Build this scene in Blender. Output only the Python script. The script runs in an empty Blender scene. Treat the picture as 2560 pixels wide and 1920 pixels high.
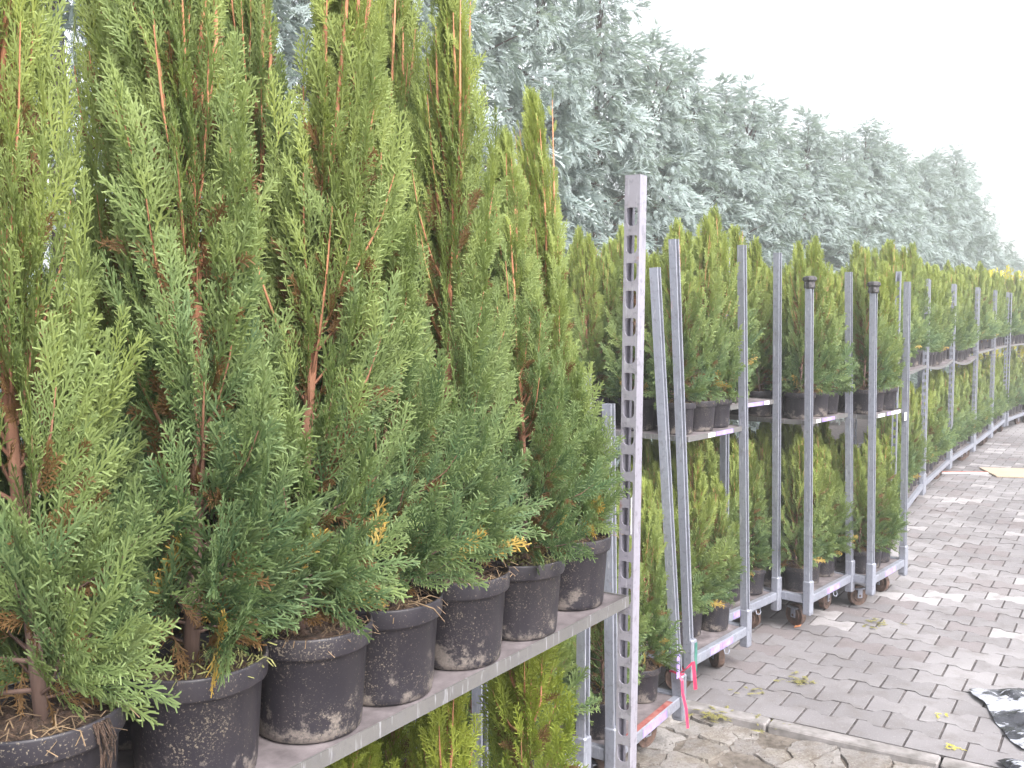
import bpy, math, random
import numpy as np
from mathutils import Vector, Matrix
R_ = math.radians
scene = bpy.context.scene
COL = scene.collection

# ------------------------------------------------------------------ camera
cam_d = bpy.data.cameras.new("camera"); cam = bpy.data.objects.new("camera", cam_d); COL.objects.link(cam)
cam_d.sensor_width = 36.0; cam_d.lens = 35.0; cam_d.clip_start = 0.02; cam_d.clip_end = 800
cam.location = (0, 0, 1.58); cam.rotation_euler = (R_(90 - 4.02), 0, 0)
scene.camera = cam
# ------------------------------------------------------------------ sky, sun, exposure
HAZE = 0.0095
SUN_EL, SUN_AZ = 48.0, 148.0          # azimuth clockwise from +Y
w = bpy.data.worlds.new("World"); scene.world = w; w.use_nodes = True
nt = w.node_tree; nt.nodes.clear()
sky = nt.nodes.new("ShaderNodeTexSky"); sky.sky_type = 'NISHITA'; sky.sun_disc = False
sky.sun_elevation = R_(SUN_EL); sky.sun_rotation = R_(SUN_AZ); sky.dust_density = 4.0; sky.air_density = 1.0; sky.ozone_density = 1.5
hs = nt.nodes.new("ShaderNodeHueSaturation"); hs.inputs['Saturation'].default_value = 0.22; hs.inputs['Value'].default_value = 1.9
bgn = nt.nodes.new("ShaderNodeBackground"); bgn.inputs['Strength'].default_value = 0.15
wo = nt.nodes.new("ShaderNodeOutputWorld")
nt.links.new(sky.outputs[0], hs.inputs['Color']); nt.links.new(hs.outputs[0], bgn.inputs['Color']); nt.links.new(bgn.outputs[0], wo.inputs[0])
sd = bpy.data.lights.new("sun", 'SUN'); sd.energy = 1.5; sd.angle = R_(18); sd.color = (1.0, 0.95, 0.88)
so = bpy.data.objects.new("sun", sd); COL.objects.link(so)
a_, e_ = R_(SUN_AZ), R_(SUN_EL)
sdir = Vector((math.sin(a_) * math.cos(e_), math.cos(a_) * math.cos(e_), math.sin(e_)))
so.rotation_euler = sdir.to_track_quat('Z', 'Y').to_euler(); so.location = (4, -4, 10)
vs = scene.view_settings; vs.view_transform = 'Standard'; vs.look = 'None'; vs.exposure = 1.1; vs.gamma = 1.0; vs.use_curve_mapping = False

# ------------------------------------------------------------------ node helpers
def nmat(name):
    m = bpy.data.materials.new(name); m.use_nodes = True
    t = m.node_tree; t.nodes.clear()
    return m, t, t.nodes, t.links
def N(t, typ, **kw):
    n = t.nodes.new(typ)
    for k, v in kw.items():
        if k in n.inputs: n.inputs[k].default_value = v
        else: setattr(n, k, v)
    return n
def mix(t, fac, a, b, blend='MIX'):
    n = t.nodes.new("ShaderNodeMix"); n.data_type = 'RGBA'; n.blend_type = blend
    for i, v in ((0, fac), (6, a), (7, b)):
        if hasattr(v, 'links'): t.links.new(v, n.inputs[i])
        else: n.inputs[i].default_value = v if i == 0 else (*v, 1.0) if len(v) == 3 else v
    return n.outputs[2]
def math_(t, op, a, b=0.0, clamp=False):
    n = t.nodes.new("ShaderNodeMath"); n.operation = op; n.use_clamp = clamp
    for i, v in ((0, a), (1, b)):
        if hasattr(v, 'links'): t.links.new(v, n.inputs[i])
        else: n.inputs[i].default_value = v
    return n.outputs[0]
def noise(t, scale, detail=4.0, rough=0.55, coord='Object', stretch=None):
    tc = t.nodes.new("ShaderNodeTexCoord"); src = tc.outputs[coord] if coord != 'World' else t.nodes.new("ShaderNodeNewGeometry").outputs['Position']
    if stretch:
        mp = t.nodes.new("ShaderNodeMapping"); mp.inputs['Scale'].default_value = stretch; t.links.new(src, mp.inputs[0]); src = mp.outputs[0]
    n = t.nodes.new("ShaderNodeTexNoise"); n.inputs['Scale'].default_value = scale; n.inputs['Detail'].default_value = detail; n.inputs['Roughness'].default_value = rough
    t.links.new(src, n.inputs['Vector']); return n.outputs['Fac']
def ramp(t, fac, p0, p1):
    n = t.nodes.new("ShaderNodeMapRange"); n.clamp = True
    n.inputs[1].default_value = p0; n.inputs[2].default_value = p1
    t.links.new(fac, n.inputs[0]); return n.outputs[0]
def finish(t, col, rough=0.7, metal=0.0, bump=None, bstr=0.3, bdist=0.01, spec=0.5):
    b = t.nodes.new("ShaderNodeBsdfPrincipled"); o = t.nodes.new("ShaderNodeOutputMaterial")
    if hasattr(col, 'links'): t.links.new(col, b.inputs['Base Color'])
    else: b.inputs['Base Color'].default_value = (*col, 1)
    if hasattr(rough, 'links'): t.links.new(rough, b.inputs['Roughness'])
    else: b.inputs['Roughness'].default_value = rough
    b.inputs['Metallic'].default_value = metal; b.inputs['Specular IOR Level'].default_value = spec
    if bump is not None:
        bp = t.nodes.new("ShaderNodeBump"); bp.inputs['Strength'].default_value = bstr; bp.inputs['Distance'].default_value = bdist
        t.links.new(bump, bp.inputs['Height']); t.links.new(bp.outputs[0], b.inputs['Normal'])
    t.links.new(b.outputs[0], o.inputs[0]); return b
def simple(name, c1, c2, scale=20, rough=0.7, metal=0.0, bstr=0.3, bdist=0.004, spec=0.5, coord='Object', lo=0.35, hi=0.65, stretch=None):
    m, t, n, l = nmat(name); f = noise(t, scale, 5, 0.6, coord, stretch)
    finish(t, mix(t, ramp(t, f, lo, hi), c1, c2), rough, metal, f, bstr, bdist, spec); return m

# ------------------------------------------------------------------ materials
def leaf_mat(name, low, high, tip, dead, tipk=0.55, trans=0.3, deadamt=0.05, hvar=0.10):
    m, t, n, l = nmat(name)
    at = N(t, "ShaderNodeAttribute", attribute_name="leaf"); sp = N(t, "ShaderNodeSeparateColor"); l.new(at.outputs['Color'], sp.inputs[0])
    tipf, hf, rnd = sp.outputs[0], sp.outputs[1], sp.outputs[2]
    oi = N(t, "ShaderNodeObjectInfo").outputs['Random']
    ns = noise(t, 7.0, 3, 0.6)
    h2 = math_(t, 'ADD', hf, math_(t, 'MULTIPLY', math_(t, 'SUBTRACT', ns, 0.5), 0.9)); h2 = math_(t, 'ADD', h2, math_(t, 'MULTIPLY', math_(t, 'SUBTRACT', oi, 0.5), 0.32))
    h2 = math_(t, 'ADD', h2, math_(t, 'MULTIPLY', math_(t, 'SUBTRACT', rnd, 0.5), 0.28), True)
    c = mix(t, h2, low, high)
    c = mix(t, math_(t, 'MULTIPLY', math_(t, 'POWER', tipf, 2.0), tipk), c, tip)
    dd = math_(t, 'GREATER_THAN', math_(t, 'SUBTRACT', rnd, math_(t, 'MULTIPLY', hf, 0.30)), 1.0 - deadamt)
    c = mix(t, math_(t, 'MULTIPLY', dd, math_(t, 'ADD', 0.25, math_(t, 'MULTIPLY', tipf, 0.6))), c, dead)
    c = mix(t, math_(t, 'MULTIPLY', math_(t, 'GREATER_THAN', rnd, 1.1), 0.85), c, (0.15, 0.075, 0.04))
    b = N(t, "ShaderNodeBsdfPrincipled", Roughness=0.62); b.inputs['Specular IOR Level'].default_value = 0.35
    l.new(c, b.inputs['Base Color'])
    tr = N(t, "ShaderNodeBsdfTranslucent"); l.new(mix(t, 1.0, c, (1.0, 1.05, 0.6), 'MULTIPLY'), tr.inputs[0])
    ms = N(t, "ShaderNodeMixShader"); ms.inputs[0].default_value = trans; l.new(b.outputs[0], ms.inputs[1]); l.new(tr.outputs[0], ms.inputs[2])
    o = N(t, "ShaderNodeOutputMaterial"); l.new(ms.outputs[0], o.inputs[0]); return m
M = {}
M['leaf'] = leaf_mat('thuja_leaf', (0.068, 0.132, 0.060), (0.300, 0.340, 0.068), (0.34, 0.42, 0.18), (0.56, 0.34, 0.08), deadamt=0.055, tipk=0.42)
M['leaf_b'] = leaf_mat('thuja_leaf_yellow', (0.12, 0.18, 0.035), (0.28, 0.31, 0.04), (0.34, 0.40, 0.07), (0.42, 0.27, 0.07))
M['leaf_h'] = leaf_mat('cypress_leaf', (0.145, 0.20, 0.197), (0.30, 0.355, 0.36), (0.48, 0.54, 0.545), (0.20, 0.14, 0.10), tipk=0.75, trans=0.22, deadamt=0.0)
M['leaf_y'] = leaf_mat('shrub_leaf', (0.45, 0.42, 0.05), (0.62, 0.56, 0.08), (0.7, 0.62, 0.1), (0.5, 0.4, 0.1))
def bark_mat():
    m, t, n, l = nmat('bark')
    f = noise(t, 60, 5, 0.7, 'Object', (1, 1, 0.12)); tc = N(t, "ShaderNodeTexCoord"); sx = N(t, "ShaderNodeSeparateXYZ"); l.new(tc.outputs['Object'], sx.inputs[0])
    hi = ramp(t, sx.outputs[2], 0.12, 0.48)
    c = mix(t, hi, mix(t, f, (0.065, 0.042, 0.036), (0.20, 0.125, 0.10)), mix(t, f, (0.26, 0.10, 0.05), (0.62, 0.29, 0.16)))
    finish(t, c, 0.85, 0, f, 0.6, 0.003); return m
M['bark'] = bark_mat()
M['scrap'] = leaf_mat('dry_frond', (0.20, 0.19, 0.07), (0.27, 0.25, 0.09), (0.34, 0.31, 0.13), (0.3, 0.2, 0.1))
M['bark_d'] = simple('bark_dark', (0.05, 0.035, 0.03), (0.12, 0.08, 0.06), 12, 0.9, stretch=(1, 1, 0.2))
M['soil'] = simple('soil', (0.022, 0.014, 0.010), (0.10, 0.062, 0.045), 90, 0.95, bstr=0.9, bdist=0.01)
M['straw'] = simple('straw', (0.09, 0.055, 0.035), (0.27, 0.19, 0.11), 30, 0.85)
M['moss'] = simple('moss', (0.09, 0.09, 0.03), (0.27, 0.27, 0.10), 40, 0.85)
def pot_mat():
    m, t, n, l = nmat('black_pot_plastic')
    oi = N(t, "ShaderNodeObjectInfo").outputs['Random']
    tc = N(t, "ShaderNodeTexCoord"); sx = N(t, "ShaderNodeSeparateXYZ"); l.new(tc.outputs['Object'], sx.inputs[0]); z = sx.outputs[2]
    f1 = noise(t, 14, 5, 0.6, 'World'); f2 = math_(t, 'ADD', noise(t, 330, 3, 0.7, 'World'), math_(t, 'MULTIPLY', math_(t, 'SUBTRACT', noise(t, 17, 3, 0.6, 'World'), 0.5), 0.35)); f3 = noise(t, 22, 6, 0.75, 'World')
    base = mix(t, f1, (0.015, 0.0145, 0.021), (0.038, 0.033, 0.040))
    base = mix(t, ramp(t, noise(t, 30, 3, 0.6, 'Object', (1, 1, 0.06)), 0.5, 0.8), base, (0.050, 0.044, 0.048))
    low = ramp(t, z, 0.075, 0.0)
    lime = math_(t, 'MULTIPLY', ramp(t, math_(t, 'ADD', f3, math_(t, 'MULTIPLY', low, 0.16)), 0.62, 0.70), ramp(t, z, 0.09, 0.035))
    base = mix(t, math_(t, 'MULTIPLY', lime, math_(t, 'ADD', 0.15, math_(t, 'MULTIPLY', f2, 0.9))), base, (0.25, 0.215, 0.19))
    base = mix(t, math_(t, 'MULTIPLY', ramp(t, f2, 0.60, 0.69), 0.75), base, (0.26, 0.22, 0.17))
    finish(t, base, 0.46, 0, math_(t, 'ADD', math_(t, 'MULTIPLY', f3, 0.4), math_(t, 'MULTIPLY', ramp(t, f2, 0.64, 0.72), 0.5)), 0.3, 0.002, 0.35); return m
M['pot'] = pot_mat()
def galv(name, tint=(1, 1, 1), dirt=0.5, rust=0.3, rt=.66):
    m, t, n, l = nmat(name)
    f = noise(t, 9, 5, 0.6, 'World', (1, 1, 0.25)); g = noise(t, 60, 4, 0.7, 'World'); s = noise(t, 120, 3, 0.6, 'World', (1, 1, 0.12))
    c = mix(t, f, tuple(0.25 * x for x in tint), tuple(0.40 * x for x in tint))
    c = mix(t, math_(t, 'MULTIPLY', ramp(t, g, 0.52, 0.68), dirt), c, (0.13, 0.125, 0.135))
    c = mix(t, math_(t, 'MULTIPLY', ramp(t, noise(t, 26, 5, 0.7, 'World', (1, 1, .5)), 0.54, 0.66), 0.35), c, (0.17, 0.165, 0.18))
    c = mix(t, math_(t, 'MULTIPLY', ramp(t, s, 0.60, 0.72), 0.45), c, (0.60, 0.60, 0.65))
    rr = noise(t, 5.5, 5, 0.7, 'World')
    c = mix(t, math_(t, 'MULTIPLY', ramp(t, rr, rt, rt + .07), rust), c, (0.36, 0.15, 0.09))
    rgh = math_(t, 'ADD', math_(t, 'MULTIPLY', f, 0.3), 0.34)
    finish(t, c, rgh, 0.35, g, 0.12, 0.002); return m
M['galv'] = galv('galvanised_steel', (0.82, 0.855, 1.02)); M['galv2'] = galv('galvanised_steel_worn', (1.04, 0.99, 1.17), 0.55, 0.7, .60)
M['shelf'] = simple('shelf_board', (0.07, 0.058, 0.062), (0.215, 0.185, 0.195), 11, 0.8, coord='World', stretch=(1, 1, 1), bstr=0.2)
M['edge'] = galv('shelf_edge_steel', (0.52, 0.50, 0.49), 0.6, 0.3)
M['wheel'] = simple('castor_wheel', (0.045, 0.028, 0.022), (0.13, 0.078, 0.06), 40, 0.8)
M['rubber'] = simple('rubber', (0.02, 0.02, 0.022), (0.10, 0.09, 0.095), 60, 0.6)
M['purple'] = simple('purple_paint', (0.25, 0.17, 0.52), (0.42, 0.33, 0.66), 25, 0.6, coord='World')
M['green'] = simple('green_paint', (0.02, 0.11, 0.09), (0.06, 0.20, 0.16), 25, 0.6, coord='World')
M['red'] = simple('red_paint', (0.20, 0.035, 0.032), (0.30, 0.13, 0.115), 25, 0.7, coord='World')
M['white'] = simple('white_label', (0.72, 0.72, 0.74), (0.86, 0.86, 0.86), 30, 0.7)
M['ribbon'] = simple('pink_ribbon', (0.48, 0.02, 0.07), (0.64, 0.05, 0.12), 30, 0.45)
M['board'] = simple('tan_board', (0.36, 0.28, 0.20), (0.43, 0.34, 0.25), 6, 0.8)
M['petal'] = simple('orange_petal', (0.55, 0.20, 0.08), (0.75, 0.33, 0.15), 30, 0.8)
M['redstrip'] = simple('red_strip', (0.35, 0.10, 0.08), (0.55, 0.25, 0.2), 9, 0.7)
def plastic():          # black film: pale noise patches in its colour stand in for sky highlights
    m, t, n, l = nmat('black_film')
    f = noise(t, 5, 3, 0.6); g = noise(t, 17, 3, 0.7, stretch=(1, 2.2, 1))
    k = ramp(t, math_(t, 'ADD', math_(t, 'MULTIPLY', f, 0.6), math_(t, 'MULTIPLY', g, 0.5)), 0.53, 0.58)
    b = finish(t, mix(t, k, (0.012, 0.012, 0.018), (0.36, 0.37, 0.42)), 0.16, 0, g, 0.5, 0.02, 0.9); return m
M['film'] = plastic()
def stone(name, use_obj):
    m, t, n, l = nmat(name)
    if use_obj: r = N(t, "ShaderNodeObjectInfo").outputs['Random']
    else:
        a = N(t, "ShaderNodeAttribute", attribute_name="rnd"); s = N(t, "ShaderNodeSeparateColor"); l.new(a.outputs['Color'], s.inputs[0]); r = s.outputs[0]
    big = noise(t, 0.55, 4, 0.6, 'World'); f = noise(t, 160, 3, 0.75, 'World'); mid = noise(t, 9, 5, 0.65, 'World')
    c = mix(t, r, (0.138, 0.129, 0.135), (0.190, 0.178, 0.186))
    c = mix(t, math_(t, 'MULTIPLY', math_(t, 'GREATER_THAN', r, 0.92), 0.45), c, (0.40, 0.38, 0.385))
    c = mix(t, math_(t, 'MULTIPLY', math_(t, 'LESS_THAN', r, 0.15), 0.5), c, (0.185, 0.155, 0.158))
    c = mix(t, math_(t, 'MULTIPLY', ramp(t, big, 0.47, 0.60), math_(t, 'ADD', 0.14, math_(t, 'MULTIPLY', r, 0.34))), c, (0.38, 0.365, 0.375))
    c = mix(t, math_(t, 'MULTIPLY', ramp(t, mid, 0.48, 0.70), 0.55), c, (0.12, 0.105, 0.10))
    c = mix(t, math_(t, 'MULTIPLY', ramp(t, f, 0.60, 0.72), 0.35), c, (0.62, 0.58, 0.57))
    c = mix(t, math_(t, 'MULTIPLY', ramp(t, f, 0.40, 0.30), 0.4), c, (0.12, 0.10, 0.10))
    finish(t, c, 0.85, 0, math_(t, 'ADD', f, math_(t, 'MULTIPLY', mid, 1.2)), 0.35, 0.003, 0.3); return m
M['paver'] = stone('paving_stone', True); M['paver_s'] = stone('paving_stone_far', False)
M['joint'] = simple('joint_sand', (0.045, 0.038, 0.038), (0.125, 0.108, 0.108), 25, 0.95, coord='World')
M['kerb'] = simple('kerb_stone', (0.13, 0.12, 0.115), (0.27, 0.25, 0.25), 12, 0.9, coord='World', bstr=0.5)
def frag_mat():
    m, t, n, l = nmat('old_concrete')
    a = noise(t, 3.2, 5, 0.6, 'World'); b = noise(t, 14, 6, 0.7, 'World'); c_ = noise(t, 120, 4, 0.75, 'World'); r = N(t, "ShaderNodeObjectInfo").outputs['Random']
    c = mix(t, r, (0.165, 0.152, 0.146), (0.31, 0.29, 0.28))
    c = mix(t, ramp(t, a, 0.50, 0.60), c, (0.20, 0.178, 0.155))
    c = mix(t, math_(t, 'MULTIPLY', ramp(t, b, 0.47, 0.64), 0.7), c, (0.13, 0.105, 0.085))
    c = mix(t, math_(t, 'MULTIPLY', ramp(t, c_, 0.56, 0.66), 0.4), c, (0.42, 0.39, 0.37))
    c = mix(t, math_(t, 'MULTIPLY', ramp(t, c_, 0.44, 0.34), 0.6), c, (0.07, 0.055, 0.045))
    finish(t, c, 0.93, 0, math_(t, 'ADD', math_(t, 'MULTIPLY', b, 1.5), c_), 0.8, 0.006, 0.2); return m
M['frag'] = frag_mat()
M['earth'] = simple('earth', (0.065, 0.052, 0.042), (0.17, 0.145, 0.125), 16, 0.95, coord='World', bstr=0.8, bdist=0.02)
M['ground'] = simple('ground', (0.12, 0.10, 0.085), (0.20, 0.175, 0.15), 3, 0.95, coord='World')

# ------------------------------------------------------------------ mesh helpers
def mesh_np(name, V, F, mat, col=None, colname='leaf', smooth=False):
    """V (n,3), F: (m,k) array or list of tuples"""
    me = bpy.data.meshes.new(name)
    if isinstance(F, np.ndarray):
        k = F.shape[1]; me.vertices.add(len(V)); me.vertices.foreach_set('co', np.asarray(V, dtype=np.float32).ravel())
        me.loops.add(F.size); me.loops.foreach_set('vertex_index', F.astype(np.int32).ravel())
        me.polygons.add(len(F)); me.polygons.foreach_set('loop_start', (np.arange(len(F)) * k).astype(np.int32))
        me.update(calc_edges=True)
    else:
        me.from_pydata([tuple(v) for v in V], [], F); me.update()
    if col is not None:
        ca = me.color_attributes.new(colname, 'FLOAT_COLOR', 'POINT'); ca.data.foreach_set('color', np.asarray(col, dtype=np.float32).ravel())
    if smooth: me.polygons.foreach_set('use_smooth', [True] * len(me.polygons))
    me.materials.append(mat if not isinstance(mat, str) else M[mat]); return me
def obj(name, me, parent=None, loc=None, rot=None, mtx=None):
    o = bpy.data.objects.new(name, me); COL.objects.link(o)
    if parent: o.parent = parent
    if mtx is not None: o.matrix_local = mtx
    if loc is not None: o.location = loc
    if rot is not None: o.rotation_euler = rot
    return o
def tag(o, label=None, cat=None, group=None, kind=None):
    if label: o['label'] = label
    if cat: o['category'] = cat
    if group: o['group'] = group
    if kind: o['kind'] = kind
    return o
class MB:
    def __init__(s): s.V = []; s.F = []
    def add(s, V, F): b = len(s.V); s.V += [tuple(v) for v in V]; s.F += [tuple(i + b for i in f) for f in F]; return s
    def box(s, x0, x1, y0, y1, z0, z1, bev=0.0):
        b = min(bev, (x1 - x0) * .4, (y1 - y0) * .4, (z1 - z0) * .4)
        if b <= 0:
            V = [(x, y, z) for z in (z0, z1) for x, y in ((x0, y0), (x1, y0), (x1, y1), (x0, y1))]
            return s.add(V, [(3, 2, 1, 0), (4, 5, 6, 7), (0, 1, 5, 4), (1, 2, 6, 5), (2, 3, 7, 6), (3, 0, 4, 7)])
        def ring(z, i): return [(x0 + i + b, y0 + i, z), (x1 - i - b, y0 + i, z), (x1 - i, y0 + i + b, z), (x1 - i, y1 - i - b, z), (x1 - i - b, y1 - i, z), (x0 + i + b, y1 - i, z), (x0 + i, y1 - i - b, z), (x0 + i, y0 + i + b, z)]
        V = ring(z0, b * .6) + ring(z0 + b, 0) + ring(z1 - b, 0) + ring(z1, b * .6); F = [tuple(range(7, -1, -1)), tuple(range(24, 32))]
        for r in range(3):
            for i in range(8): j = (i + 1) % 8; F.append((r * 8 + i, r * 8 + j, r * 8 + 8 + j, r * 8 + 8 + i))
        return s.add(V, F)
    def tube(s, pts, rad, n=6, cap=True):
        pts = [Vector(p) for p in pts]; rings = []
        up = Vector((0.13, 0.31, 0.94))
        for i, p in enumerate(pts):
            d = (pts[min(i + 1, len(pts) - 1)] - pts[max(i - 1, 0)]).normalized()
            a = d.cross(up);
            if a.length < 0.05: a = d.cross(Vector((1, 0, 0)))
            a.normalize(); b = d.cross(a); r = rad[i] if isinstance(rad, (list, tuple)) else rad
            rings.append([p + (a * math.cos(2 * math.pi * k / n) + b * math.sin(2 * math.pi * k / n)) * r for k in range(n)])
        V = [v for r in rings for v in r]; F = []
        for i in range(len(pts) - 1):
            for k in range(n): j = (k + 1) % n; F.append((i * n + k, i * n + j, (i + 1) * n + j, (i + 1) * n + k))
        if cap: F.append(tuple(range(n - 1, -1, -1))); F.append(tuple((len(pts) - 1) * n + k for k in range(n)))
        return s.add(V, F)
    def lathe(s, prof, n=32, wob=0.0, rng=None):
        ph = rng.random() * 6 if rng else 0; V = []; F = []
        for (r, z) in prof:
            for k in range(n):
                a = 2 * math.pi * k / n; rr = r * (1 + wob * math.sin(2 * a + ph) + wob * .5 * math.sin(3 * a + ph * 2)); V.append((rr * math.cos(a), rr * math.sin(a), z))
        for i in range(len(prof) - 1):
            for k in range(n): j = (k + 1) % n; F.append((i * n + k, i * n + j, (i + 1) * n + j, (i + 1) * n + k))
        return s.add(V, F)
    def mesh(s, name, mat, smooth=False): return mesh_np(name, s.V, s.F, mat, smooth=smooth)

# ------------------------------------------------------------------ foliage
def spray(rng, nside, nsub, mainseg, sideseg, wd, droop=0.15, side_ang=40, sidelen=0.42, fill=1.0):
    """unit-length flat branchlet spray: ribbons.  returns V, F(quads), tip"""
    V = []; F = []; T = []
    def ribbon(pts, w0, w1, t0, t1, tilt):
        pts = np.array(pts); n = len(pts)
        for i in range(n):
            d = pts[min(i + 1, n - 1)] - pts[max(i - 1, 0)]; d = d / (np.linalg.norm(d) + 1e-9)
            s = np.cross(d, [0, 0, 1.0]); s /= np.linalg.norm(s) + 1e-9; nn = np.cross(s, d)
            s = s * math.cos(tilt) + nn * math.sin(tilt); u = i / (n - 1); ww = w0 + (w1 - w0) * u
            if 0 < i < n - 1: ww = w0 * 1.05
            V.append(pts[i] - s * ww / 2); V.append(pts[i] + s * ww / 2); T.extend([t0 + (t1 - t0) * u] * 2)
        b = len(V) - 2 * n
        for i in range(n - 1): F.append((b + 2 * i, b + 2 * i + 1, b + 2 * i + 3, b + 2 * i + 2))
    cx = rng.uniform(-.12, .12)
    def axis(s): return np.array([cx * s * s, s, -droop * s * s])
    ribbon([axis(u) for u in np.linspace(0, 1, mainseg + 1)], wd * 1.1, wd * .7, 0, 1, rng.uniform(-.5, .5))
    for i in range(nside):
        s = 0.10 + 0.86 * (i + rng.uniform(-.2, .2)) / nside; sg = 1 if i % 2 else -1
        L = (sidelen * (1 - s) ** .75 + 0.09) * rng.uniform(.8, 1.15); a = math.radians(side_ang + rng.uniform(-8, 8)) * sg
        p0 = axis(s); zt = rng.uniform(-.25, .2)
        def side(u):
            aa = a * (1 - .35 * u); return p0 + L * u * np.array([math.sin(aa), math.cos(aa), zt * u - droop * .6 * u])
        ribbon([side(u) for u in np.linspace(0, 1, sideseg + 1)], wd, wd * .75, s * .5, .85, rng.uniform(-.6, .6))
        ns = int(round(nsub * L / sidelen * rng.uniform(.8, 1.2)))
        for k in range(ns):
            u = (k + .6) / (ns + .3); q = side(u); s2 = 1 if k % 2 else -1
            ll = (0.05 + 0.13 * (1 - u)) * rng.uniform(.8, 1.2) * fill; b = a * (1 - .35 * u) + s2 * math.radians(rng.uniform(28, 46))
            e = q + ll * np.array([math.sin(b), math.cos(b), rng.uniform(-.3, .15)])
            ribbon([q, e], wd * .95, wd * .7, .55 + .3 * s, 1.0, rng.uniform(-.7, .7))
    return np.array(V, dtype=np.float32), np.array(F, dtype=np.int32), np.array(T, dtype=np.float32)
def assemble(protos, items, rng):
    """items: list of (origin, dir, normal, scale, hfrac, rnd, protoIndex)"""
    VV = []; FF = []; CC = []; base = 0
    for pi, (V, F, T) in enumerate(protos):
        it = [i for i in items if i[6] == pi]
        if not it: continue
        O = np.array([i[0] for i in it]); D = np.array([i[1] for i in it]); NN = np.array([i[2] for i in it]); S = np.array([i[3] for i in it])
        D /= np.linalg.norm(D, axis=1)[:, None]; X = np.cross(D, NN); X /= np.linalg.norm(X, axis=1)[:, None] + 1e-9; Z = np.cross(X, D)
        P = (V[None, :, 0:1] * X[:, None] + V[None, :, 1:2] * D[:, None] + V[None, :, 2:3] * Z[:, None]) * S[:, None, None] + O[:, None]
        n, k = P.shape[:2]; VV.append(P.reshape(-1, 3)); FF.append((F[None] + (np.arange(n) * k)[:, None, None] + base).reshape(-1, 4)); base += n * k
        C = np.ones((n, k, 4), dtype=np.float32); C[..., 0] = T[None]; C[..., 1] = np.array([i[4] for i in it])[:, None]; C[..., 2] = np.array([i[5] for i in it])[:, None]
        CC.append(C.reshape(-1, 4))
    return np.concatenate(VV), np.concatenate(FF), np.concatenate(CC)
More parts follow.
